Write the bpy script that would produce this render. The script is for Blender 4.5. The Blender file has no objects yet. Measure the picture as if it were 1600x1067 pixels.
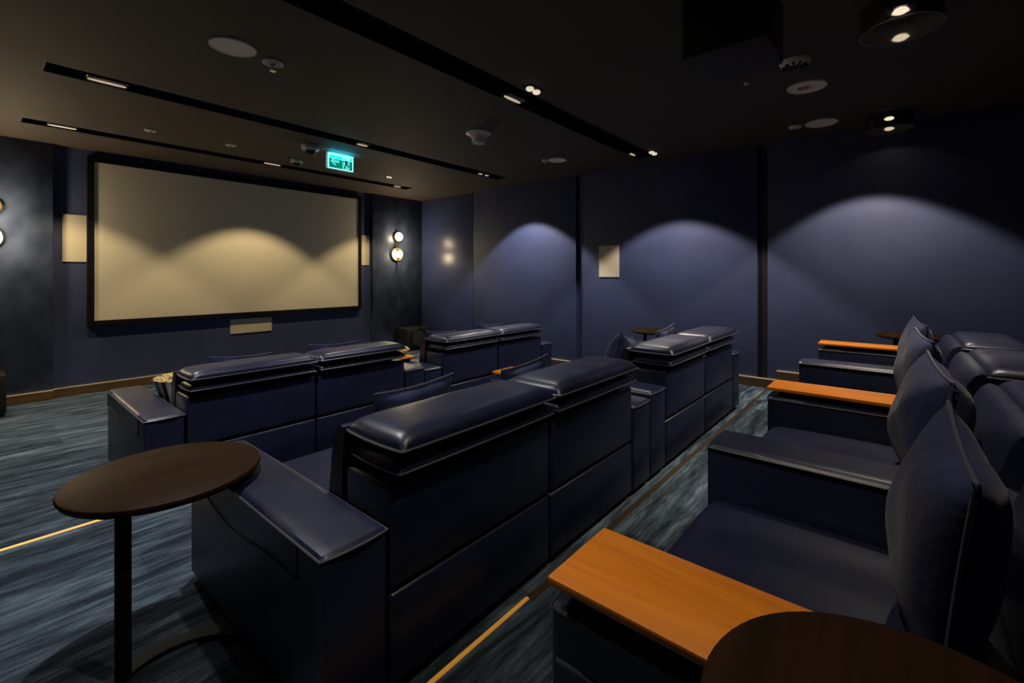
import bpy, bmesh, math, random
from mathutils import Vector, Matrix
random.seed(7)
D = bpy.data
SC = bpy.context.scene
COL = SC.collection

# ------------------------------------------------------------------ camera, world, exposure
YAW = math.atan2(600, 710)
cam = D.cameras.new('camera'); cam.sensor_width = 36; cam.lens = 710 / 1600 * 36
cam.shift_y = -(533.5 - 430) / 1600; cam.clip_start = 0.02
cam_o = D.objects.new('camera', cam); COL.objects.link(cam_o)
cam_o.location = (0, 0, 0); cam_o.rotation_euler = (math.pi / 2, 0, YAW - math.pi / 2)
SC.camera = cam_o
w = D.worlds.new('world'); SC.world = w; w.use_nodes = True
w.node_tree.nodes['Background'].inputs[0].default_value = (0.02, 0.025, 0.04, 1)
w.node_tree.nodes['Background'].inputs[1].default_value = 0.0
SC.view_settings.view_transform = 'Standard'; SC.view_settings.look = 'None'
SC.view_settings.gamma = 1; SC.view_settings.use_curve_mapping = False
SC.view_settings.exposure = 1.25

WARM = (1.0, 0.76, 0.42); SOFT = (1.0, 0.91, 0.80); ROW = (1.0, 0.82, 0.60)
CEIL = 1.55
SPOTS = []
def spot(x, y, energy, color, half=50, blend=0.35, tilt=(0, 0), z=CEIL - 0.012, size=0.03):
    l = D.lights.new('spot_light', 'SPOT'); l.energy = energy; l.color = color
    l.spot_size = math.radians(2 * half); l.spot_blend = blend; l.shadow_soft_size = size
    o = D.objects.new('spot_light', l); COL.objects.link(o)
    o.location = (x, y, z); o.rotation_euler = (math.radians(tilt[0]), math.radians(tilt[1]), 0)
    return o
# screen washers in the front slot
for x, e in ((0.60, 34), (2.70, 40), (4.80, 36)):
    spot(x, 6.66, e, WARM, 50, 0.30)
# middle slot
spot(0.75, 4.83, 60, SOFT, 52, 0.6)
spot(3.00, 4.83, 34, SOFT, 50, 0.6)
spot(5.30, 4.66, 88, SOFT, 50, 0.20)
# rear slot
spot(0.80, 2.52, 60, SOFT, 52, 0.6)
spot(3.00, 2.52, 34, SOFT, 50, 0.6)
spot(5.12, 2.20, 86, (1.0, .87, .73), 50, 0.20)
# lamps over the last row, plus one added for fill
spot(3.30, 0.0, 62, ROW, 52, 0.6, z=1.50)
spot(5.30, 0.20, 60, ROW, 49, 0.20, z=1.50)
spot(0.95, 0.35, 28, ROW, 55, 0.6, z=1.50)  # unseen lamp added as fill on the sofa backs

# ------------------------------------------------------------------ materials
def mat(name, color, rough=0.5, metal=0.0, emit=None, estr=0.0, spec=0.5, sheen=0.0, trans=0.0, coat=0.0):
    m = D.materials.new(name); m.use_nodes = True
    b = m.node_tree.nodes['Principled BSDF']
    b.inputs['Base Color'].default_value = (*color, 1); b.inputs['Roughness'].default_value = rough
    b.inputs['Metallic'].default_value = metal; b.inputs['Specular IOR Level'].default_value = spec
    b.inputs['Sheen Weight'].default_value = sheen; b.inputs['Transmission Weight'].default_value = trans
    b.inputs['Coat Weight'].default_value = coat
    if emit:
        b.inputs['Emission Color'].default_value = (*emit, 1); b.inputs['Emission Strength'].default_value = estr
    return m
def nodes(m):
    nt = m.node_tree
    return nt, nt.nodes['Principled BSDF'], nt.nodes.new, nt.links.new
def vary(m, c0, c1, scale=(4, 4, 4), detail=5, lo=0.35, hi=0.65, bump=0.0, bscale=None, bdist=0.01, obj=False, rough=None):
    nt, b, N, L = nodes(m)
    tc = N('ShaderNodeTexCoord'); mp = N('ShaderNodeMapping'); mp.inputs['Scale'].default_value = scale
    L(tc.outputs['Object'], mp.inputs['Vector'])
    n = N('ShaderNodeTexNoise'); n.inputs['Scale'].default_value = 1; n.inputs['Detail'].default_value = detail
    L(mp.outputs[0], n.inputs['Vector'])
    r = N('ShaderNodeValToRGB'); r.color_ramp.elements[0].position = lo; r.color_ramp.elements[1].position = hi
    r.color_ramp.elements[0].color = (*c0, 1); r.color_ramp.elements[1].color = (*c1, 1)
    L(n.outputs['Fac'], r.inputs[0]); L(r.outputs[0], b.inputs['Base Color'])
    if rough:
        rr = N('ShaderNodeMapRange'); rr.inputs[3].default_value = rough[0]; rr.inputs[4].default_value = rough[1]
        L(n.outputs['Fac'], rr.inputs[0]); L(rr.outputs[0], b.inputs['Roughness'])
    if bump:
        n2 = N('ShaderNodeTexNoise'); n2.inputs['Scale'].default_value = bscale or 60; n2.inputs['Detail'].default_value = 3
        L(tc.outputs['Object'], n2.inputs['Vector'])
        bp = N('ShaderNodeBump'); bp.inputs['Strength'].default_value = bump; bp.inputs['Distance'].default_value = bdist
        L(n2.outputs['Fac'], bp.inputs['Height']); L(bp.outputs[0], b.inputs['Normal'])
    return m
M = {}
M['wall'] = vary(mat('navy_wall_fabric', (.05, .055, .1), .62), (.036, .049, .130), (.046, .061, .154), (2, 2, 2), bump=.15, bscale=250, bdist=.002)
M['gapshade'] = mat('painted_gap_shade', (.008, .008, .013), .6)  # shade inside one wall gap, put in as colour
M['plaster'] = vary(mat('polished_navy_plaster', (.04, .045, .07), .4), (.024, .034, .068), (.056, .074, .128), (4.5, 4.5, 3.2), 9, .34, .68, bump=.25, bscale=9, bdist=.01, rough=(.28, .5))
M['glosswall'] = vary(mat('satin_navy_wall', (.05, .055, .1), .33), (.036, .049, .130), (.046, .061, .154), (2, 2, 2), bump=.06, bscale=60, bdist=.004)
M['ceil'] = vary(mat('dark_ceiling_paint', (.03, .028, .026), .75), (.050, .037, .029), (.060, .045, .035), (1.5, 1.5, 1.5), bump=.1, bscale=180, bdist=.002)
M['black'] = mat('matt_black', (.004, .004, .005), .6)
M['blackgloss'] = mat('gloss_black', (.006, .006, .007), .15)
M['velvetblack'] = mat('black_screen_velvet', (.006, .006, .010), .85, spec=.15)
M['screen'] = mat('screen_fabric', (.74, .69, .56), .9, spec=.1)
M['grille'] = vary(mat('beige_grille', (.6, .52, .38), .7), (.56, .50, .38), (.66, .58, .45), (300, 300, 300), 2, bump=.2, bscale=500, bdist=.001)
M['pale'] = mat('pale_speaker_mesh', (.86, .78, .66), .7)
M['white'] = mat('white_plastic', (.62, .58, .50), .4)
M['chrome'] = mat('chrome', (.75, .75, .78), .15, 1.0)
M['leather'] = vary(mat('navy_black_leather', (.016, .018, .030), .38, spec=.65), (.0080, .0105, .036), (.0115, .0150, .048), (6, 6, 6), 4, .3, .7, bump=.16, bscale=260, bdist=.002, rough=(.33, .46))
M['leather'].node_tree.nodes['Principled BSDF'].inputs['Specular Tint'].default_value = (.78, .86, 1.0, 1)
M['piping'] = mat('leather_piping', (.085, .09, .115), .35)
M['velvet'] = vary(mat('navy_velvet', (.012, .016, .036), .9, sheen=.12, spec=.2), (.011, .017, .062), (.028, .040, .125), (9, 9, 9), 6, .3, .7, bump=.25, bscale=40, bdist=.006)
M['velvetpipe'] = mat('navy_piping', (.045, .055, .095), .6)
M['tablewood'] = vary(mat('dark_walnut', (.045, .022, .010), .55, spec=.10), (.014, .0062, .0024), (.028, .0125, .005), (2, 26, 2), 5, .3, .7)
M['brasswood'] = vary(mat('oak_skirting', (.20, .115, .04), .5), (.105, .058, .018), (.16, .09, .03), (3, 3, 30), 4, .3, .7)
M['nosing'] = mat('dark_wood_nosing', (.045, .026, .012), .6)
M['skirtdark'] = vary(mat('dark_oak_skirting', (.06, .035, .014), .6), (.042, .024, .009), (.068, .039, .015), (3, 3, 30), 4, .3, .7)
M['cap'] = mat('painted_skirting_light', (.70, .60, .42), .4)  # pale colour stands for light caught on the skirting's top edge
M['blackmetal'] = mat('black_powder_coat', (.006, .005, .006), .55, spec=.2)
M['led'] = mat('led_strip', (.8, .6, .3), .5, emit=(1.0, .40, .045), estr=.42)
M['leddim'] = mat('brass_led_strip', (.5, .3, .08), .4, emit=(1.0, .42, .05), estr=.11)
M['lens'] = mat('slot_wall_glow', (.8, .7, .6), .4, emit=(1.0, .80, .58), estr=.20)  # glow imitating lamplight on the slot's far inner wall
M['bright'] = mat('lamp_bulb', (.9, .85, .7), .4, emit=(1.0, .82, .55), estr=6.0)
M['globe'] = mat('opal_globe', (.9, .85, .7), .4, emit=(1.0, .86, .55), estr=1.3)
M['head'] = mat('lamp_head_lens', (.9, .85, .7), .4, emit=(1.0, .88, .62), estr=.30)
M['globedim'] = mat('amber_globe', (.8, .6, .35), .3, emit=(1.0, .55, .18), estr=.24)
M['brass'] = mat('brass', (.55, .40, .20), .3, 1.0)
M['clear'] = mat('clear_glass', (1, 1, 1), .03, trans=1.0)
M['smoke'] = mat('smoked_glass', (.10, .10, .11), .06, trans=.85)
M['green'] = mat('sign_green', (0, .25, .17), .4, emit=(.0, .085, .060), estr=1.0)
M['aqua'] = mat('sign_white', (.3, .9, .8), .4, emit=(.10, .75, .66), estr=.42)
M['rim'] = mat('sign_lit_rim', (.6, .95, .95), .3, emit=(.40, 1.0, 1.0), estr=.5)
M['signdark'] = mat('sign_figure', (0, .06, .07), .5)
M['stripe'] = mat('tub_white', (.75, .72, .64), .5)
M['stripedark'] = mat('tub_dark_stripe', (.02, .02, .03), .5)
M['corn'] = vary(mat('popcorn', (.75, .55, .22), .8), (.62, .42, .13), (.88, .68, .34), (40, 40, 40), 3)
M['cone'] = mat('speaker_cone', (.022, .021, .018), .6)

def wood(name, c0, c1, rough):
    m = mat(name, c0, rough, coat=.15); nt, b, N, L = nodes(m)
    tc = N('ShaderNodeTexCoord'); mp = N('ShaderNodeMapping'); mp.inputs['Scale'].default_value = (38, 2.2, 10)
    L(tc.outputs['Object'], mp.inputs['Vector'])
    n = N('ShaderNodeTexNoise'); n.inputs['Scale'].default_value = 1; n.inputs['Detail'].default_value = 7; n.inputs['Distortion'].default_value = .6
    L(mp.outputs[0], n.inputs['Vector'])
    r = N('ShaderNodeValToRGB'); r.color_ramp.elements[0].position = .3; r.color_ramp.elements[1].position = .68
    r.color_ramp.elements[0].color = (*c0, 1); r.color_ramp.elements[1].color = (*c1, 1)
    L(n.outputs['Fac'], r.inputs[0]); L(r.outputs[0], b.inputs['Base Color'])
    return m
M['wood'] = wood('orange_oak_veneer', (.58, .165, .004), (.78, .255, .010), .5)

def carpet():
    m = mat('slate_blue_carpet', (.05, .07, .09), .95, spec=.1); nt, b, N, L = nodes(m)
    geo = N('ShaderNodeNewGeometry')
    def noise(sc, detail, rough=.6, dist=0):
        mp = N('ShaderNodeMapping'); mp.inputs['Scale'].default_value = sc; L(geo.outputs['Position'], mp.inputs['Vector'])
        n = N('ShaderNodeTexNoise'); n.inputs['Scale'].default_value = 1; n.inputs['Detail'].default_value = detail
        n.inputs['Roughness'].default_value = rough; n.inputs['Distortion'].default_value = dist
        L(mp.outputs[0], n.inputs['Vector']); return n
    n1 = noise((2.4, 15, 1), 6, .68, .6); n2 = noise((5, 60, 1), 4); n3 = noise((260, 260, 10), 2)
    br = N('ShaderNodeTexBrick'); mp = N('ShaderNodeMapping'); mp.inputs['Scale'].default_value = (1, 1, 0)
    L(geo.outputs['Position'], mp.inputs['Vector']); L(mp.outputs[0], br.inputs['Vector'])
    br.inputs['Scale'].default_value = 1; br.inputs['Brick Width'].default_value = 1.0; br.inputs['Row Height'].default_value = .25
    br.inputs['Mortar Size'].default_value = 0; br.inputs['Color1'].default_value = (0, 0, 0, 1); br.inputs['Color2'].default_value = (1, 1, 1, 1)
    br.inputs['Bias'].default_value = 0
    def math_(op, a, bb):
        k = N('ShaderNodeMath'); k.operation = op
        for i, v in enumerate((a, bb)):
            if isinstance(v, (int, float)): k.inputs[i].default_value = v
            else: L(v, k.inputs[i])
        return k.outputs[0]
    s = math_('ADD', math_('MULTIPLY', n1.outputs['Fac'], .60), math_('MULTIPLY', n2.outputs['Fac'], .26))
    s = math_('ADD', s, math_('MULTIPLY', br.outputs['Color'], .08))
    s = math_('ADD', s, math_('MULTIPLY', n3.outputs['Fac'], .08))
    r = N('ShaderNodeValToRGB'); e = r.color_ramp.elements
    e[0].position = .42; e[0].color = (.018, .029, .046, 1); e[1].position = .64; e[1].color = (.17, .245, .325, 1)
    k = e.new(.52); k.color = (.062, .092, .134, 1)
    L(s, r.inputs[0]); L(r.outputs[0], b.inputs['Base Color'])
    bp = N('ShaderNodeBump'); bp.inputs['Strength'].default_value = .5; bp.inputs['Distance'].default_value = .006
    L(math_('ADD', s, math_('MULTIPLY', n3.outputs['Fac'], .5)), bp.inputs['Height']); L(bp.outputs[0], b.inputs['Normal'])
    return m
M['carpet'] = carpet()

# ------------------------------------------------------------------ mesh helpers
def obj(name, bm, m, parent=None, smooth=True, angle=40, kind=None, label=None, loc=None):
    me = D.meshes.new(name); bmesh.ops.recalc_face_normals(bm, faces=bm.faces[:]); bm.to_mesh(me); bm.free()
    for k in (m if isinstance(m, (list, tuple)) else [m]): me.materials.append(M[k])
    if smooth:
        me.polygons.foreach_set('use_smooth', [True] * len(me.polygons)); me.set_sharp_from_angle(angle=math.radians(angle))
    o = D.objects.new(name, me); COL.objects.link(o)
    if parent: o.parent = parent
    if kind: o['kind'] = kind
    if label: o['label'] = label
    if loc: o.location = loc
    return o
def thing(name, label, cat, loc=(0, 0, 0), rz=0, group=None):
    o = D.objects.new(name, None); COL.objects.link(o); o.empty_display_size = .1
    o.location = loc; o.rotation_euler = (0, 0, rz); return tag(o, label, cat, group)
def tag(o, label, cat, group=None):
    o['label'] = label; o['category'] = cat
    if group: o['group'] = group
    return o
def box(bm, x0, x1, y0, y1, z0, z1, bev=0.0, seg=2, mtx=None, mi=0):
    t = bmesh.new()
    bmesh.ops.create_cube(t, size=1, matrix=Matrix.Translation(((x0 + x1) / 2, (y0 + y1) / 2, (z0 + z1) / 2)) @ Matrix.Diagonal((x1 - x0, y1 - y0, z1 - z0, 1)))
    if bev: bmesh.ops.bevel(t, geom=t.edges[:], offset=bev, segments=seg, affect='EDGES', profile=.5)
    join(bm, t, mtx, mi)
def join(bm, t, mtx=None, mi=0):
    mp = {}
    for v in t.verts: mp[v] = bm.verts.new(mtx @ v.co if mtx else v.co)
    for f in t.faces:
        try: g = bm.faces.new([mp[v] for v in f.verts]); g.material_index = mi if mi else f.material_index
        except ValueError: pass
    t.free()
def tube(bm, pts, r, n=6, closed=False):
    pts = [Vector(p) for p in pts]; N = len(pts); rings = []
    up = Vector((0.13, 0.21, 0.97)).normalized()
    for i, p in enumerate(pts):
        a = pts[(i - 1) % N] if (closed or i > 0) else p; b = pts[(i + 1) % N] if (closed or i < N - 1) else p
        d = (b - a).normalized(); s = d.cross(up)
        if s.length < 1e-4: s = d.cross(Vector((1, 0, 0)))
        s.normalize(); t = s.cross(d)
        rings.append([bm.verts.new(p + (s * math.cos(2 * math.pi * k / n) + t * math.sin(2 * math.pi * k / n)) * r) for k in range(n)])
    for i in range(N if closed else N - 1):
        A, B = rings[i], rings[(i + 1) % N]
        for k in range(n): bm.faces.new((A[k], A[(k + 1) % n], B[(k + 1) % n], B[k]))
    if not closed: bm.faces.new(rings[0]); bm.faces.new(rings[-1][::-1])
def lathe(bm, prof, n=32, c=(0, 0, 0), mtx=None, mi=0, cap=True):
    t = bmesh.new(); rings = []
    for r, z in prof:
        rings.append([t.verts.new((r * math.cos(2 * math.pi * k / n), r * math.sin(2 * math.pi * k / n), z)) for k in range(n)])
    for A, B in zip(rings, rings[1:]):
        for k in range(n): t.faces.new((A[k], A[(k + 1) % n], B[(k + 1) % n], B[k]))
    if cap: t.faces.new(rings[0][::-1]); t.faces.new(rings[-1])
    join(bm, t, (Matrix.Translation(c) @ mtx) if mtx else Matrix.Translation(c), mi)
def roundsq(u, v, rc):
    # square (-1..1) -> rounded-corner square
    e = 1 - rc * (u * u) * (v * v) * .5
    return u * e, v * e
def pad(bm, x0, x1, y0, y1, z, top, bot, r=.05, n=(16, 10), rc=.06, mtx=None, sag=0.0):
    """a stuffed leather pad lying in a plane: two puffed faces that meet at a seam"""
    t = bmesh.new(); nx, ny = n; cx, cy, hx, hy = (x0 + x1) / 2, (y0 + y1) / 2, (x1 - x0) / 2, (y1 - y0) / 2
    def prof(d): d = max(0., min(1., d / r)); return math.sqrt(max(0, 1 - (1 - d) ** 2))
    def spread(i, k, h):
        s = -1 + 2 * i / k; return math.copysign(1 - (1 - abs(s)) ** 1.55, s)
    G = []
    for sgn, hh in ((1, top), (-1, bot)):
        g = []
        for i in range(nx + 1):
            row = []
            for j in range(ny + 1):
                u, v = spread(i, nx, hx), spread(j, ny, hy); a, b = roundsq(u, v, rc)
                h = prof((1 - abs(u)) * hx) * prof((1 - abs(v)) * hy)
                h *= .86 + .14 * (1 - u ** 4) * (1 - v ** 4)
                wob = 1 + .05 * math.sin(u * 9 + sgn) * (1 - v * v)
                row.append(t.verts.new((cx + a * hx, cy + b * hy, z + sgn * hh * h * wob - sag * (1 - u * u))))
            g.append(row)
        G.append(g)
        for i in range(nx):
            for j in range(ny):
                q = (g[i][j], g[i + 1][j], g[i + 1][j + 1], g[i][j + 1]); t.faces.new(q if sgn > 0 else q[::-1])
    bmesh.ops.remove_doubles(t, verts=t.verts[:], dist=1e-5)
    join(bm, t, mtx)
def pad_rim(x0, x1, y0, y1, z, rc=.06, n=(16, 10), sag=0.0):
    cx, cy, hx, hy = (x0 + x1) / 2, (y0 + y1) / 2, (x1 - x0) / 2, (y1 - y0) / 2; pts = []
    P = [(-1 + 2 * i / n[0], -1) for i in range(n[0])] + [(1, -1 + 2 * j / n[1]) for j in range(n[1])] + \
        [(1 - 2 * i / n[0], 1) for i in range(n[0])] + [(-1, 1 - 2 * j / n[1]) for j in range(n[1])]
    for u, v in P:
        a, b = roundsq(u, v, rc); pts.append((cx + a * hx, cy + b * hy, z - sag * (1 - u * u)))
    return pts
def polyplate(bm, pts, y0, y1, mi=0):
    """a flat outline in x,z given thickness along y"""
    A = [bm.verts.new((x, y0, z)) for x, z in pts]; B = [bm.verts.new((x, y1, z)) for x, z in pts]
    n = len(pts); fs = [bm.faces.new(A), bm.faces.new(B[::-1])]
    for i in range(n): fs.append(bm.faces.new((A[i], B[i], B[(i + 1) % n], A[(i + 1) % n])))
    for f in fs: f.material_index = mi

# ------------------------------------------------------------------ room
XL, XR, YB, YF = -1.35, 6.05, -1.35, 7.65
F1, F2, F3 = -1.46, -1.33, -1.22
S2Y, S3Y = 3.30, 1.06            # step edges
b = bmesh.new(); box(b, XL, XR + .1, S2Y - .02, YF + .1, F1 - .1, F1); 
box(b, XL, XR + .1, S3Y - .02, S2Y, F1 - .1, F2, .006); box(b, XL, XR + .1, YB, S3Y, F1 - .1, F3, .006)
floor = obj('floor', b, 'carpet', kind='structure', smooth=False)
for yy, zz, xm, led, lab in ((S2Y, F2, 1.0, 'led', 'lit warm LED edge strip'), (S3Y, F3, 1.35, 'leddim', 'brass-coloured edge strip')):
    b = bmesh.new(); box(b, XL, xm, yy - .004, yy + .010, zz - .012, zz + .004)
    obj('nosing', b, led, floor, label=lab, smooth=False)
    b = bmesh.new(); box(b, xm, XR, yy - .020, yy + .008, zz - .014, zz + .004, .002)
    obj('nosing', b, 'nosing', floor, label='wooden edge strip', smooth=False)

SLOTS = [(0.30, 5.05, 6.55, 6.77), (0.33, 5.50, 4.71, 4.95), (0.30, 5.75, 2.38, 2.65)]
b = bmesh.new(); ys = YB
for x0, x1, y0, y1 in reversed(SLOTS):
    box(b, XL, XR + .1, ys, y0, CEIL, CEIL + .12)
    box(b, XL, x0, y0, y1, CEIL, CEIL + .12); box(b, x1, XR + .1, y0, y1, CEIL, CEIL + .12); ys = y1
box(b, XL, XR + .1, ys, YF + .1, CEIL, CEIL + .12)
obj('ceiling', b, 'ceil', kind='structure', smooth=False)

b = bmesh.new(); box(b, XL - .1, XL, YB, YF + .1, F1 - .1, CEIL + .12); obj('wall_left', b, 'wall', kind='structure', smooth=False)
b = bmesh.new(); box(b, XL - .1, XR + .2, YB - .1, YB, F1 - .1, CEIL + .12); obj('wall_back', b, 'wall', kind='structure', smooth=False)
# screen wall: recessed centre and two proud plaster piers
b = bmesh.new(); box(b, XL - .1, XR + .2, YF, YF + .1, F1 - .1, CEIL + .12)
wf = obj('wall_front', b, 'wall', kind='structure', smooth=False)
b = bmesh.new(); box(b, XL, .60, YF - .06, YF, F1, CEIL, .004); obj('plaster_pier', b, 'plaster', wf, label='mottled polished navy plaster pier on the left')
b = bmesh.new(); box(b, 4.88, XR, YF - .06, YF, F1, CEIL, .004); obj('plaster_pier', b, 'plaster', wf, label='mottled polished navy plaster pier on the right')
# right wall: backing plus proud fabric panels with recessed gaps between them, one with its shade painted black
b = bmesh.new(); box(b, XR + .06, XR + .16, YB, YF + .1, F1 - .1, CEIL + .12)
wr = obj('wall_right', b, 'wall', kind='structure', smooth=False)
b = bmesh.new(); box(b, XR + .05, XR + .06, 1.155, 1.275, F1, CEIL); obj('gap_shade_strip', b, 'gapshade', wr, smooth=False)
for y0, y1, mm in ((6.075, YF - .06, 'glosswall'), (3.81, 6.065, 'wall'), (1.27, 3.67, 'wall'), (YB, 1.16, 'wall')):
    b = bmesh.new(); box(b, XR, XR + .06, y0, y1, F1, CEIL, .003); obj('wall_panel', b, mm, wr)
# skirting
def skirt(name, x0, x1, y0, y1, zf, h=.10):
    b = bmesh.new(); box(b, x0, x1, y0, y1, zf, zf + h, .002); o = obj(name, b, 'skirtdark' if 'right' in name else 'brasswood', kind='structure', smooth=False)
    b = bmesh.new(); box(b, x0 - .002, x1 + .002, y0 - .002, y1 + .002, zf + h, zf + h + .012); obj('painted_light_strip', b, 'cap', o, smooth=False)  # added pale strip paints the highlight along the top edge
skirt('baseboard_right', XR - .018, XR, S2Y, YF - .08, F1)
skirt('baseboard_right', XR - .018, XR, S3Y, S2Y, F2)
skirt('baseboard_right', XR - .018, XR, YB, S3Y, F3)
skirt('baseboard_front', .60, 4.88, YF - .02, YF, F1)
skirt('baseboard_front', XL, .60, YF - .08, YF - .06, F1)
skirt('baseboard_front', 4.88, XR - .02, YF - .08, YF - .06, F1)

# ------------------------------------------------------------------ screen and wall speakers
t = thing('projection_screen', 'large cream projection screen in a black frame on the front wall', 'screen', (2.77, YF - .055, .42))
sx0, sx1, sz0, sz1 = -1.81, 1.81, -.985, .985
b = bmesh.new(); box(b, sx0 - .02, sx1 + .02, -.002, .02, sz0 - .02, sz1 + .02); obj('screen_surface', b, 'screen', t, smooth=False)
fw = .065
for x0, x1, z0, z1 in ((sx0 - fw, sx0, sz0 - fw, sz1 + fw), (sx1, sx1 + fw, sz0 - fw, sz1 + fw), (sx0, sx1, sz1, sz1 + fw), (sx0, sx1, sz0 - fw, sz0)):
    b = bmesh.new(); box(b, x0, x1, -.012, .05, z0, z1, .003); obj('frame_bar', b, 'velvetblack', t, smooth=False)
def wall_speaker(label, loc, wd, h, rz):
    t = thing('wall_speaker', label, 'speaker', loc, rz, 'flush wall speakers')
    b = bmesh.new(); box(b, -wd / 2, wd / 2, -.012, .0, -h / 2, h / 2, .003); obj('grille', b, 'grille', t, smooth=False)
    b = bmesh.new()
    for x0, x1, z0, z1 in ((-wd / 2 - .006, -wd / 2, -h / 2, h / 2), (wd / 2, wd / 2 + .006, -h / 2, h / 2), (-wd / 2 - .006, wd / 2 + .006, h / 2, h / 2 + .006), (-wd / 2 - .006, wd / 2 + .006, -h / 2 - .006, -h / 2)):
        box(b, x0, x1, -.014, .0, z0, z1)
    obj('rim', b, 'white', t, smooth=False)
wall_speaker('beige wall speaker panel left of the projection screen', (.795, YF, .45), .215, .56, 0)
wall_speaker('beige wall speaker panel right of the projection screen', (4.735, YF, .47), .195, .55, 0)
wall_speaker('wide beige speaker panel under the projection screen', (2.78, YF, -.775), .58, .205, 0)
wall_speaker('beige speaker panel on the right side wall', (XR, 3.235, .205), .315, .45, -math.pi / 2)

# ------------------------------------------------------------------ ceiling slots and their lamps
def slot(label, x0, x1, y0, y1, lamps):
    t = thing('ceiling_light_slot', label, 'light', ((x0 + x1) / 2, (y0 + y1) / 2, CEIL), 0, 'linear ceiling slots')
    hx, hy = (x1 - x0) / 2, (y1 - y0) / 2; b = bmesh.new()
    box(b, -hx, hx, -hy, hy, .13, .14)
    box(b, -hx, hx, -hy, -hy + .006, .0, .13); box(b, -hx, hx, hy - .006, hy, 0, .13)
    box(b, -hx, -hx + .006, -hy, hy, 0, .13); box(b, hx - .006, hx, -hy, hy, 0, .13)
    obj('trough', b, 'black', t, smooth=False)
    for lx, ln in lamps:
        x = lx - (x0 + x1) / 2
        b = bmesh.new(); box(b, x - ln / 2, x + ln / 2, hy - .11, hy - .012, .020, .075, .004); o = obj('lamp_module', b, 'blackgloss', t, smooth=False)
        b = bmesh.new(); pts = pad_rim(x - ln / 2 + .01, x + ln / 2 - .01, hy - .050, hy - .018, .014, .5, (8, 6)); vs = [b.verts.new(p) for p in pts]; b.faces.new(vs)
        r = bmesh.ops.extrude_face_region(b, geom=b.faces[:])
        bmesh.ops.translate(b, verts=[v for v in r['geom'] if isinstance(v, bmesh.types.BMVert)], vec=(0, 0, .008)); obj('lens', b, 'lens', o, smooth=False)  # glowing slab imitates the lamplit slot wall, not an actual lens
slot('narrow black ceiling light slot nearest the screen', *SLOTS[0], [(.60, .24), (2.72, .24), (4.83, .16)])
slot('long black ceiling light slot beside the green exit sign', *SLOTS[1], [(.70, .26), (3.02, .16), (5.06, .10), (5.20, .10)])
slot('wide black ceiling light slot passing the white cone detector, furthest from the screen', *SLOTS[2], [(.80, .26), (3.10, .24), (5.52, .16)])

# ------------------------------------------------------------------ ceiling fittings
def round_speaker(label, x, y, r=.14, dot=False):
    t = thing('ceiling_speaker', label, 'speaker', (x, y, CEIL), 0, 'round ceiling speakers')
    b = bmesh.new(); lathe(b, [(r - .006, -.006), (r - .004, 0)], 40); obj('grille', b, 'pale', t)
    b = bmesh.new(); lathe(b, [(r - .007, -.002), (r - .005, -.010), (r, -.008), (r + .003, 0)], 40, cap=False); obj('rim', b, 'white', t)
    if dot:
        b = bmesh.new(); lathe(b, [(.045, -.009), (.04, -.012), (.02, -.012), (.015, -.008)], 24, (-.01, .02, 0), cap=False); obj('badge', b, 'brass', t)
round_speaker('round ceiling speaker beside the sprinkler, upper left of the photo', 1.135, 3.44)
round_speaker('small round ceiling speaker right of the white cone detector', 5.06, 3.48, .125)
round_speaker('round ceiling speaker next to the domed vent, upper right of the photo', 4.42, .56, .14, True)
round_speaker('round ceiling speaker nearest the right side wall', 5.56, .58, .14)

t = thing('sprinkler_head', 'small white ring sprinkler beside the large round ceiling speaker', 'sprinkler', (1.405, 3.47, CEIL))
b = bmesh.new(); lathe(b, [(.072, 0), (.070, -.008), (.052, -.012), (.050, -.004), (.036, -.004), (.034, -.014), (.020, -.016)], 32, cap=False); obj('escutcheon', b, 'white', t)
b = bmesh.new(); lathe(b, [(.010, 0), (.010, -.045), (.004, -.046), (.004, -.062)], 12); lathe(b, [(.022, -.064), (.022, -.062)], 16); obj('deflector', b, 'chrome', t)
def little_disc(name, label, cat, x, y, r, h=.012, m='white'):
    t = thing(name, label, cat, (x, y, CEIL))
    b = bmesh.new(); lathe(b, [(r, 0), (r * .95, -h), (r * .6, -h * 1.25)], 24); obj('cover', b, m, t)
    b = bmesh.new(); lathe(b, [(r * .3, -h * 1.25), (r * .28, -h * 2.2), (r * .1, -h * 2.4)], 16); obj('core', b, 'chrome', t); return t
little_disc('ceiling_sprinkler', 'tiny white ceiling sprinkler above the left end of the screen', 'sprinkler', 1.213, 6.08, .055)
little_disc('ceiling_sensor', 'tiny pale oval ceiling disc left of the dome camera', 'sensor', 1.977, 6.06, .06, .006)
little_disc('ceiling_sensor', 'small clear sensor by the small speaker right of the cone detector', 'sensor', 4.955, 3.60, .045, .02)
little_disc('ceiling_sensor', 'small pale sensor touching the speaker nearest the right side wall', 'sensor', 5.52, .80, .06, .016)
little_disc('ceiling_sensor', 'tiny pale dot on the dark ceiling left of the speaker with badge', 'sensor', 4.02, .92, .022, .01)
def twin(label, x, y, s=1.0, rz=0):
    t = thing('twin_emergency_light', label, 'light', (x, y, CEIL), rz, 'twin emergency spots')
    b = bmesh.new(); box(b, -.09 * s, .09 * s, -.045 * s, .045 * s, -.008, 0, .003); obj('plate', b, 'blackmetal', t)
    for k in (-1, 1):
        b = bmesh.new(); lathe(b, [(.030 * s, -.008), (.034 * s, -.020), (.026 * s, -.030), (.010, -.033)], 20, (k * .045 * s, 0, 0)); obj('lamp_head', b, 'head', t)
twin('two small white lamp heads beside the wide black slot, centre top of photo', 2.995, 2.30)
twin('two small white lamp heads at the right end of the wide black slot', 5.50, 2.33)
twin('two tiny white dots of light on ceiling right of the exit sign', 4.184, 6.05, .55)
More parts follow.
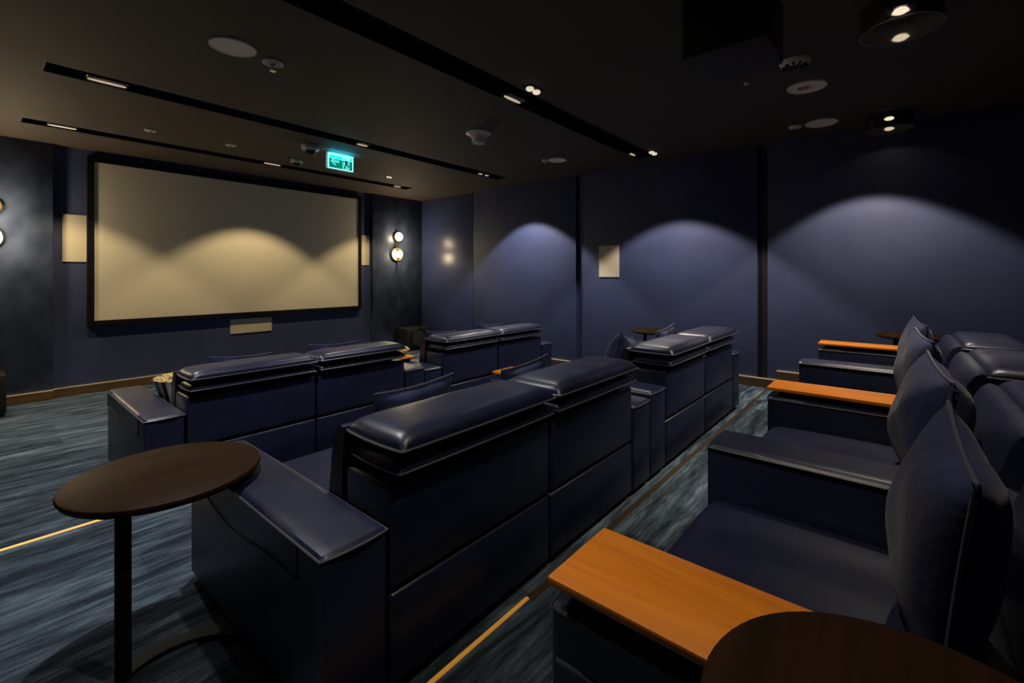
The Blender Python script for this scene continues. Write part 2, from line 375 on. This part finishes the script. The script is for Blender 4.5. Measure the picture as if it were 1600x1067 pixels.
# cone detector
t = thing('cone_detector', 'white cone-shaped ceiling detector with flared top, centre of the ceiling', 'detector', (3.553, 3.477, CEIL))
b = bmesh.new(); lathe(b, [(.140, 0), (.138, -.010), (.105, -.026), (.083, -.050), (.072, -.095), (.066, -.112), (.040, -.118)], 40); obj('body', b, 'white', t)
b = bmesh.new(); lathe(b, [(.030, -.117), (.026, -.124), (.01, -.126)], 24); obj('sensor_cap', b, 'white', t)
# dome cameras
def dome(label, x, y, s):
    t = thing('dome_camera', label, 'camera', (x, y, CEIL))
    b = bmesh.new(); lathe(b, [(.095 * s, 0), (.100 * s, -.02 * s), (.098 * s, -.045 * s), (.082 * s, -.060 * s), (.07 * s, -.060 * s)], 32); obj('housing', b, 'white', t)
    b = bmesh.new(); lathe(b, [(.070 * s * math.cos(a), -.058 * s - .06 * s * math.sin(a)) for a in [k * math.pi / 2 / 7 for k in range(7)]] + [(.004, -.119 * s)], 28); obj('dome', b, 'blackgloss', t)
    b = bmesh.new(); lathe(b, [(.073 * s, -.058 * s), (.073 * s, -.068 * s), (.066 * s, -.070 * s)], 28, cap=False); obj('trim_ring', b, 'chrome', t)
dome('white ceiling dome camera just left of the exit sign', 2.594, 5.35, 1.0)
dome('smaller dome camera on the ceiling near the front slot', 2.796, 6.15, .75)
# vent like fitting
t = thing('ceiling_vent', 'small beige round ceiling vent with dark slits, beside the black projector housing', 'vent', (3.84, .56, CEIL))
b = bmesh.new(); lathe(b, [(.10, 0), (.098, -.012), (.085, -.028), (.05, -.040), (.01, -.043)], 32); obj('dome', b, 'white', t)
for k in range(5):
    a = k * math.pi / 5; b = bmesh.new(); box(b, -.080, .080, -.006, .006, -.047, -.030, 0, mtx=Matrix.Rotation(a, 4, 'Z')); obj('slit', b, 'black', t)
# glass drum lights
def drum(label, x, y, r=.19):
    t = thing('drum_ceiling_light', label, 'light', (x, y, CEIL), 0, 'smoked glass drum lights')
    b = bmesh.new(); lathe(b, [(.07, 0), (.07, -.02), (.02, -.024)], 28); obj('mount', b, 'blackgloss', t)
    b = bmesh.new(); lathe(b, [(r, -.004), (r * .985, -.15), (r * .96, -.15), (r * .975, -.004), (r, -.004)], 48, cap=False); obj('glass_shade', b, 'smoke', t)
    b = bmesh.new(); lathe(b, [(.012, -.02), (.03, -.03), (.038, -.042), (.028, -.05), (.008, -.052)], 24); obj('bulb', b, 'bright', t)
    b = bmesh.new(); lathe(b, [(.052, -.02), (.060, -.036), (.056, -.036), (.048, -.02)], 28, cap=False); obj('reflector_ring', b, 'chrome', t)
drum('smoked glass drum ceiling light nearest the top edge of photo', 3.42, -.02)
drum('smaller looking smoked glass drum light near the right side wall', 5.70, .05)
# projector housing
t = thing('projector', 'black boxy projector housing hanging from the dark ceiling', 'projector', (2.60, .66, CEIL))
b = bmesh.new(); box(b, -.20, .20, -.20, .20, -.42, -.10, .012); obj('housing', b, 'black', t)
b = bmesh.new(); box(b, -.06, .06, -.06, .06, -.10, 0, .004); obj('ceiling_mount', b, 'blackmetal', t)
b = bmesh.new(); lathe(b, [(.055, 0), (.055, .035), (.04, .035), (.035, .012), (.01, .010)], 24, (.05, .20, -.26), Matrix.Rotation(-math.pi / 2, 4, 'X')); obj('lens', b, 'blackgloss', t)

# ------------------------------------------------------------------ exit sign
t = thing('exit_sign', 'hanging lit green exit sign with arrow and running man', 'sign', (3.01, 5.40, CEIL))
b = bmesh.new(); box(b, -.185, .185, -.022, .022, -.022, 0, .003); obj('ceiling_bar', b, 'white', t)
b = bmesh.new(); box(b, -.10, -.095, -.003, .003, -.04, -.022); box(b, .095, .10, -.003, .003, -.04, -.022); obj('hanger', b, 'chrome', t)
b = bmesh.new(); box(b, -.163, .163, -.006, .006, -.205, -.036, .001); obj('panel', b, 'green', t, smooth=False)
b = bmesh.new()
for x0, x1, z0, z1 in ((-.170, -.159, -.210, -.032), (.159, .170, -.210, -.032), (-.159, .159, -.210, -.199), (-.159, .159, -.041, -.032)):
    box(b, x0, x1, -.009, .008, z0, z1)
obj('lit_rim', b, 'rim', t, smooth=False)
b = bmesh.new(); polyplate(b, [(-.140, -.115), (-.088, -.066), (-.060, -.066), (-.094, -.100), (-.022, -.100), (-.022, -.130), (-.094, -.130), (-.060, -.164), (-.088, -.164)], -.0095, -.006); obj('arrow', b, 'aqua', t, smooth=False)
b = bmesh.new(); box(b, .022, .118, -.0095, -.006, -.194, -.046); obj('doorway', b, 'aqua', t, smooth=False)
b = bmesh.new(); Y0, Y1 = -.0125, -.0095
lathe(b, [(.0115, 0), (.0115, .003)], 16, (.056, -.0125, -.066), Matrix.Rotation(-math.pi / 2, 4, 'X'))
def limb(pts, wd):
    for (xa, za), (xb, zb) in zip(pts, pts[1:]):
        d = Vector((xb - xa, zb - za)); n = Vector((-d.y, d.x)).normalized() * wd / 2
        polyplate(b, [(xa + n.x, za + n.y), (xb + n.x, zb + n.y), (xb - n.x, zb - n.y), (xa - n.x, za - n.y)], Y0, Y1)
limb([(.062, -.082), (.076, -.125)], .024); limb([(.060, -.084), (.038, -.094), (.024, -.108)], .010)
limb([(.066, -.084), (.090, -.090), (.100, -.108)], .010); limb([(.072, -.122), (.060, -.150), (.044, -.186)], .013); limb([(.078, -.122), (.094, -.150), (.116, -.158)], .013)
l = D.lights.new('sign_light', 'AREA'); l.shape = 'RECTANGLE'; l.size = .32; l.size_y = .02; l.energy = .55; l.color = (.05, .62, 1.0)
lo = D.objects.new('sign_light', l); COL.objects.link(lo); lo.parent = t; lo.location = (0, -.035, -.075); lo.rotation_euler = (math.radians(150), 0, 0)
obj('running_figure', b, 'signdark', t, smooth=False)
b = bmesh.new(); box(b, -.185, .185, .008, .012, -.232, -.024, .001); obj('clear_plate', b, 'clear', t, smooth=False)

# ------------------------------------------------------------------ wall sconces
def sconce(label, x, top, bot, k=1.0):
    t = thing('wall_sconce', label, 'wall lamp', (x, YF - .06, .60), 0, 'twin globe wall sconces')
    RX = Matrix.Rotation(math.pi / 2, 4, 'X')
    b = bmesh.new(); lathe(b, [(.050, 0), (.050, .030), (.044, .036)], 24, (-.01, 0, 0), RX); obj('backplate', b, 'black', t)
    b = bmesh.new(); tube(b, [(-.01, -.03, .30), (-.01, -.03, -.50)], .009, 8); obj('stem', b, 'blackmetal', t)
    b = bmesh.new(); lathe(b, [(.094, .028), (.100, .040), (.094, .052)], 32, (.02, 0, .165), RX); obj('upper_rim', b, 'brass', t)
    b = bmesh.new(); lathe(b, [(.088 * math.cos(a), .045 + .075 * math.sin(a)) for a in [k * math.pi / 2 / 8 for k in range(8)]] + [(.003, .12)], 32, (.02, 0, .165), RX); obj('upper_globe', b, top, t)
    b = bmesh.new(); lathe(b, [(.02, .020), (.09, .026), (.125, .045), (.128, .052), (.088, .036), (.02, .030)], 36, (-.01, 0, -.185), RX, cap=False); obj('dish', b, 'brass', t)
    b = bmesh.new(); lathe(b, [(.062 * math.sin(a) + .002, .11 - .062 * math.cos(a)) for a in [k * math.pi / 10 for k in range(11)]], 24, (-.01, 0, -.185), RX); obj('bulb', b, bot, t)
    b = bmesh.new(); lathe(b, [(.080, .055), (.084, .085), (.080, .115), (.077, .115), (.080, .085), (.077, .055)], 30, (-.01, 0, -.185), RX, cap=False); obj('glass_ring', b, 'clear', t)
    for zz, e in ((.165, 4.0 * k), (-.185, 6.0 * k)):
        l = D.lights.new('sconce_light', 'POINT'); l.energy = e; l.color = (1.0, .78, .48); l.shadow_soft_size = .05
        o = D.objects.new('sconce_light', l); COL.objects.link(o); o.location = (x, YF - .26, .60 + zz)
sconce('brass wall sconce with two glowing globes right of the screen', 5.42, 'globe', 'bright')
sconce('brass wall sconce at the left photo edge with amber upper globe', .085, 'globedim', 'bright', 1.8)

# ------------------------------------------------------------------ subwoofers
def sub(label, x0, x1, y0):
    t = thing('subwoofer', label, 'speaker', ((x0 + x1) / 2, y0 + .2, F1), 0, 'floor subwoofers'); h = (x1 - x0) / 2
    b = bmesh.new(); box(b, -h, h, -.2, .2, .03, .43, .012); obj('cabinet', b, 'black', t)
    for sx in (-1, 1):
        for sy in (-1, 1):
            b = bmesh.new(); lathe(b, [(.03, 0), (.03, .03)], 16, (sx * (h - .05), sy * .15, 0)); obj('foot', b, 'blackmetal', t)
    RX = Matrix.Rotation(math.pi / 2, 4, 'X')
    b = bmesh.new(); lathe(b, [(.175, .0), (.185, .012), (.172, .020), (.160, .012), (.150, .012)], 40, (0, -.198, .235), RX, cap=False); obj('driver_ring', b, 'blackgloss', t)
    b = bmesh.new(); lathe(b, [(.158, .010), (.10, .016), (.004, .020)], 36, (0, -.198, .235), RX); obj('driver_cone', b, 'cone', t)
sub('black subwoofer with round driver on floor in the right front corner', 5.34, 5.84, 7.12)
sub('black subwoofer on floor at left photo edge below the sconce', -.33, .215, 7.02)

# ------------------------------------------------------------------ sofas
def armrest(t, x0, x1, flap, h=.58):
    b = bmesh.new(); box(b, x0, x1, .0, 1.16, .035, h - .018, .012, 3); a = obj('armrest', b, 'leather', t)
    zc = h - .017
    b = bmesh.new(); pad(b, x0 - .004, x1 + .004, -.006, 1.166, zc, .017, .010, .022, (10, 24), .02); obj('arm_cap', b, 'leather', a)
    b = bmesh.new(); tube(b, pad_rim(x0 - .005, x1 + .005, -.007, 1.167, zc, .03, (10, 24)), .004, 6, True); obj('arm_piping', b, 'piping', a)
    for side in flap:
        X = x0 - .002 if side < 0 else x1 + .002; d = -.003 if side < 0 else .003
        edge = []
        for k in range(21):
            y = .14 + (1.14 - .14) * k / 20; s = (y - .14) / 1.0
            edge.append((y, h - .120 - .022 * math.sin(s * math.pi) + .012 * math.sin(s * 9)))
        b = bmesh.new(); top = [[b.verts.new((X + q, y, zc - .006)) for y, z in edge] for q in (0, d)]; low = [[b.verts.new((X + q, y, z)) for y, z in edge] for q in (0, d)]
        for i in range(20):
            b.faces.new((low[1][i], low[1][i + 1], top[1][i + 1], top[1][i])); b.faces.new((low[0][i], low[1][i], low[1][i + 1], low[0][i + 1]))
            b.faces.new((top[0][i], top[1][i], top[1][i + 1], top[0][i + 1])); b.faces.new((low[0][i], low[0][i + 1], top[0][i + 1], top[0][i]))
        for i in (0, 20): b.faces.new((low[0][i], low[1][i], top[1][i], top[0][i]))
        obj('arm_flap', b, 'leather', a)
        b = bmesh.new(); tube(b, [(X + d, y, z) for y, z in edge], .005, 6); obj('flap_piping', b, 'piping', a)
def seat(t, x0, x1, dz=0.0):
    g = .006; xa, xb = x0 + g, x1 - g
    b = bmesh.new(); box(b, xa, xb, .0, .30, .040, .330, .016, 3); obj('kick_panel', b, 'leather', t)
    b = bmesh.new(); box(b, xa, xb, .0, .27, .342, .672, .020, 3); bp = obj('back_panel', b, 'leather', t)
    # front upholstery of the back: profile in y,z swept along x with rounded ends
    prof = [(.27, .40), (.42, .42), (.412, .48), (.398, .55), (.384, .62), (.372, .69 + dz), (.352, .745 + dz), (.322, .785 + dz), (.285, .805 + dz), (.262, .80 + dz), (.262, .72 + dz), (.27, .60)]
    b = bmesh.new(); rows = []
    for i in range(13):
        u = -1 + 2 * i / 12; u = math.copysign(1 - (1 - abs(u)) ** 1.6, u); k = (1 - abs(u) ** 5)
        x = (xa + xb) / 2 + u * (xb - xa) / 2
        cy = sum(p[0] for p in prof) / len(prof); cz = sum(p[1] for p in prof) / len(prof)
        rows.append([b.verts.new((x, cy + (y - cy) * (.70 + .30 * k), cz + (z - cz) * (.975 + .025 * k))) for y, z in prof])
    n = len(prof)
    for A, B in zip(rows, rows[1:]):
        for k in range(n): b.faces.new((A[k], A[(k + 1) % n], B[(k + 1) % n], B[k]))
    b.faces.new(rows[0]); b.faces.new(rows[-1][::-1])
    bmesh.ops.subdivide_edges(b, edges=[], cuts=1)
    obj('back_cushion', b, 'leather', t, angle=60)
    # folded headrest: upper pad over a lower pad
    b = bmesh.new(); pad(b, xa + .002, xb - .002, -.046, .285, .785 + dz, .052, .014, .055, (22, 14), .05); h = obj('headrest', b, 'leather', t, angle=80)
    b = bmesh.new(); tube(b, pad_rim(xa + .001, xb - .001, -.047, .286, .785 + dz, .05, (22, 14)), .0048, 6, True); obj('headrest_piping', b, 'piping', h)
    b = bmesh.new(); pad(b, xa + .004, xb - .004, -.034, .26, .712 + dz, .052, .020, .050, (20, 12), .05); obj('lower_pad', b, 'leather', h, angle=80)
    b = bmesh.new(); tube(b, pad_rim(xa + .003, xb - .003, -.035, .261, .712 + dz, .05, (20, 12)), .004, 6, True); obj('lower_piping', b, 'piping', h)
    # seat
    b = bmesh.new(); box(b, xa, xb, .30, 1.08, .05, .27, .012); obj('seat_base', b, 'leather', t)
    b = bmesh.new(); pad(b, xa, xb, .36, 1.155, .335, .085, .06, .07, (18, 18), .03); s = obj('seat_cushion', b, 'leather', t, angle=80)
    b = bmesh.new(); tube(b, pad_rim(xa, xb, .36, 1.156, .336, .03, (18, 18)), .004, 6, True); obj('seat_piping', b, 'piping', s)
    b = bmesh.new(); box(b, xa + .01, xb - .01, 1.08, 1.14, .06, .26, .02, 3); obj('footrest', b, 'leather', t)
def tray(t, x0, x1, y0, y1, h=.60):
    b = bmesh.new(); box(b, x0 - .012, x1 + .012, y0, y1, h - .018, h, .004); o = obj('tray_top', b, 'wood', t, label='orange oak swivel tray')
    b = bmesh.new(); box(b, x0 + .03, x1 - .03, y0 + .05, y1 - .05, h - .055, h - .018, .004); obj('tray_bracket', b, 'blackmetal', o)
def sofa(name, label, cat, Y, zf, arms, seats, trays=(), dz=0.0, group=None):
    X0 = min(k[0] for k in arms)
    t = thing(name, label, cat, (X0, Y, zf), 0, group)
    x1 = max(k[1] for k in arms) - X0
    b = bmesh.new(); box(b, .03, x1 - .03, .03, 1.10, .0, .05, .004); obj('plinth', b, 'black', t)
    for k in arms: armrest(t, k[0] - X0, k[1] - X0, *k[2:])
    for s0, s1 in seats: seat(t, s0 - X0, s1 - X0, dz)
    for q in trays: tray(t, q[0] - X0, q[1] - X0, q[2], q[3])
    return t
Y1, Y2, Y3 = 3.49, 1.20, -.61
G = 'leather two-seat recliner sofas'
sofa('recliner_sofa', 'black leather two-seat recliner sofa at left of the row nearest the screen', 'sofa', Y1, F1, [(.665, .872, (-1,)), (2.60, 2.815, ())], [(.88, 1.745), (1.745, 2.592)], [], group=G)
sofa('recliner_sofa', 'black leather two-seat recliner sofa at right of the row nearest the screen', 'sofa', Y1, F1, [(2.825, 3.035, (), .55), (4.74, 4.95, (1,))], [(3.045, 3.885), (3.885, 4.73)], [(2.825, 3.035, .42, 1.10)], group=G)
sofa('recliner_sofa', 'large black leather two-seat recliner sofa behind the round table in middle row', 'sofa', Y2, F2, [(.612, .822, (-1,), .56), (2.545, 2.785, (), .55)], [(.83, 1.69), (1.69, 2.535)], [(2.56, 2.77, .56, 1.15)], group=G)
sofa('recliner_sofa', 'black leather two-seat recliner sofa at right of middle row beside the step', 'sofa', Y2, F2, [(2.795, 3.04, ()), (4.73, 4.955, (1,))], [(3.05, 3.885), (3.885, 4.72)], [], group=G)
AX = [.775, 1.80, 2.86, 3.94, 5.02]; AW = .215
sofa('recliner_row', 'black leather four-seat recliner row with orange wood arm trays on back step', 'sofa', Y3, F3,
     [(x, x + AW, (-1,) if i == 0 else ((1,) if i == 4 else ()), (.55, .585)[i % 2]) for i, x in enumerate(AX)],
     [(AX[i] + AW + .005, AX[i + 1] - .005) for i in range(4)],
     [(AX[i], AX[i] + AW, .56, 1.16) for i in (0, 2, 4)], dz=-.05)

# ------------------------------------------------------------------ pillows
def pillow_mesh(b, s, th, n=16, seed=0, hs=None):
    rnd = random.Random(seed); hs = hs or s; ph = rnd.random() * 6; G = []
    for sg in (1, -1):
        g = []
        for i in range(n + 1):
            row = []
            for j in range(n + 1):
                u, v = -1 + 2 * i / n, -1 + 2 * j / n
                x = s / 2 * u * (1 - .075 * (1 - v * v)); z = hs / 2 * v * (1 - .075 * (1 - u * u))
                h = ((1 - u * u) ** .45) * ((1 - v * v) ** .45) * th / 2
                h *= 1 + .10 * math.sin(4 * u + ph) * math.sin(3 * v + ph * 1.7) - .20 * math.exp(-((u - .1) ** 2) / .05) * max(0, v)
                row.append(b.verts.new((x, sg * h, z)))
            g.append(row)
        for i in range(n):
            for j in range(n):
                q = (g[i][j], g[i + 1][j], g[i + 1][j + 1], g[i][j + 1]); b.faces.new(q if sg > 0 else q[::-1])
    bmesh.ops.remove_doubles(b, verts=b.verts[:], dist=1e-5)
def pillow_rim(s, n=16, hs=None):
    hs = hs or s
    P = [(-1 + 2 * i / n, -1) for i in range(n)] + [(1, -1 + 2 * i / n) for i in range(n)] + [(1 - 2 * i / n, 1) for i in range(n)] + [(-1, 1 - 2 * i / n) for i in range(n)]
    return [(s / 2 * u * (1 - .075 * (1 - v * v)), 0, hs / 2 * v * (1 - .075 * (1 - u * u))) for u, v in P]
def pillow(label, c, s, th, lean, yaw, roll=0, seed=0, hs=None):
    o = thing('throw_pillow', label, 'pillow', c, 0, 'navy velvet pillows')
    o.rotation_euler = (math.radians(lean), math.radians(roll), math.radians(yaw))
    b = bmesh.new(); pillow_mesh(b, s, th, seed=seed, hs=hs); obj('cover', b, 'velvet', o, angle=180)
    b = bmesh.new(); tube(b, pillow_rim(s, hs=hs), .006, 6, True); obj('piping', b, 'velvetpipe', o)
W = [('first', 'left'), ('second', 'left')]
pillow('navy pillow on the leftmost seat nearest the screen, its top showing above the headrest', (1.36, Y1 + .52, -.835), .46, .12, 14, 2, 3, 1, .42)
pillow('navy pillow below the wide speaker panel, second seat of the front row', (2.14, Y1 + .53, -.830), .47, .12, 14, -1, 2, 2, .42)
pillow('navy pillow beside the right subwoofer, third seat of the front row', (3.43, Y1 + .53, -.838), .46, .12, 14, 2, 5, 3, .42)
pillow('navy pillow on the rightmost seat of the front row', (4.27, Y1 + .53, -.825), .46, .12, 14, 0, 4, 4, .42)
pillow('navy piped pillow standing behind the nearest big headrest, middle row', (1.31, Y2 + .52, -.700), .44, .17, 14, 0, -2, 5, .43)
pillow('navy piped pillow by the orange tray, second seat of the middle row', (2.11, Y2 + .52, -.715), .47, .16, 14, 3, -3, 6, .42)
pillow('navy pillow tilted against the third seat of the middle row', (3.34, Y2 + .50, -.690), .46, .22, 16, 14, 12, 7, .45)
pillow('navy pillow near the dark round table, rightmost seat of the middle row', (4.28, Y2 + .53, -.705), .48, .13, 14, 3, -4, 8, .43)
pillow('large navy pillow nearest the camera on the back row', (1.42, -.085, -.585), .39, .20, 5, 2, -10, 9, .48)
pillow('plump navy pillow second from the camera on the back row', (2.42, -.100, -.580), .46, .23, 6, 6, -6, 10, .47)
pillow('navy pillow third from the camera on the back row, beside plain arm', (3.50, -.095, -.570), .46, .19, 6, 8, -4, 11, .47)
pillow('navy pillow furthest from the camera on the back row', (4.58, -.110, -.575), .46, .18, 6, 8, -4, 12, .47)

# ------------------------------------------------------------------ round side tables
def side_table(label, c, zf, ztop, r, ring_off, pole_off, th=.034):
    t = thing('side_table', label, 'table', (c[0], c[1], zf), 0, 'dark round side tables'); h = ztop - zf
    b = bmesh.new(); k = th / .034; lathe(b, [(r - .030, h - .034 * k), (r - .008, h - .026 * k), (r, h - .012 * k), (r - .003, h - .003 * k), (r - .010, h)], 64); obj('table_top', b, 'tablewood', t, angle=30)
    b = bmesh.new(); lathe(b, [(.022, .012), (.022, h - th * .5)], 24, (pole_off[0], pole_off[1], 0)); lathe(b, [(.08, h - th - .006), (.08, h - th * .8)], 24, (pole_off[0], pole_off[1], 0)); obj('pole', b, 'blackmetal', t)
    b = bmesh.new(); R = .26
    for z0 in (0,):
        lathe(b, [(R, 0), (R, .016), (R - .055, .016), (R - .055, 0), (R, 0)], 56, (ring_off[0], ring_off[1], 0), cap=False)
    obj('base_ring', b, 'blackmetal', t, angle=30)
side_table('dark walnut round side table on thin black pole, left foreground', (.462, 2.055), F2, -.72, .300, (-.03, -.305), (-.147, -.118))
side_table('dark walnut round side table top at the bottom right photo corner', (.752, -.04), F3, -.60, .268, (-.25, .05), (-.235, .03), .016)
side_table('dark round side table between the middle row and right side wall', (5.58, 2.36), F2, -.70, .27, (0, -.12), (.02, .12))
side_table('dark round side table beyond the far end of the back row', (5.62, -.12), F3, -.555, .27, (0, -.12), (.02, .12))

# ------------------------------------------------------------------ popcorn
def popcorn(name, label, x, y, z, r, h, heap, striped=True):
    t = thing(name, label, 'popcorn', (x, y, z), 0, 'popcorn snacks')
    b = bmesh.new(); n = 36
    A = [b.verts.new((r * .62 * math.cos(2 * math.pi * k / n), r * .62 * math.sin(2 * math.pi * k / n), 0)) for k in range(n)]
    B = [b.verts.new((r * math.cos(2 * math.pi * k / n), r * math.sin(2 * math.pi * k / n), h)) for k in range(n)]
    for k in range(n):
        f = b.faces.new((A[k], A[(k + 1) % n], B[(k + 1) % n], B[k])); f.material_index = k % 2 if striped else 0
    b.faces.new(A[::-1]); obj('tub', b, ['stripe', 'stripedark'], t)
    b = bmesh.new(); rnd = random.Random(int(x * 100))
    for k in range(170):
        a = rnd.random() * 2 * math.pi; q = math.sqrt(rnd.random()) * (r - .012)
        zz = h - .012 + heap * (1 - (q / r) ** 2) + rnd.uniform(-.006, .006); s = rnd.uniform(.010, .018)
        bmesh.ops.create_icosphere(b, subdivisions=1, radius=s, matrix=Matrix.Translation((q * math.cos(a), q * math.sin(a), zz)) @ Matrix.Diagonal((1, rnd.uniform(.7, 1.2), rnd.uniform(.6, 1), 1)))
    o = obj('popcorn', b, 'corn', t, angle=180); o['kind'] = 'stuff'
popcorn('popcorn_tub', 'striped tub heaped with popcorn on the leftmost front-row seat', 1.060, 4.22, F1 + .42, .205, .255, .03)
popcorn('popcorn_bowl', 'popcorn heap on the orange tray in the middle of the front row', 3.00, 4.16, F1 + .601, .12, .045, .05, False)
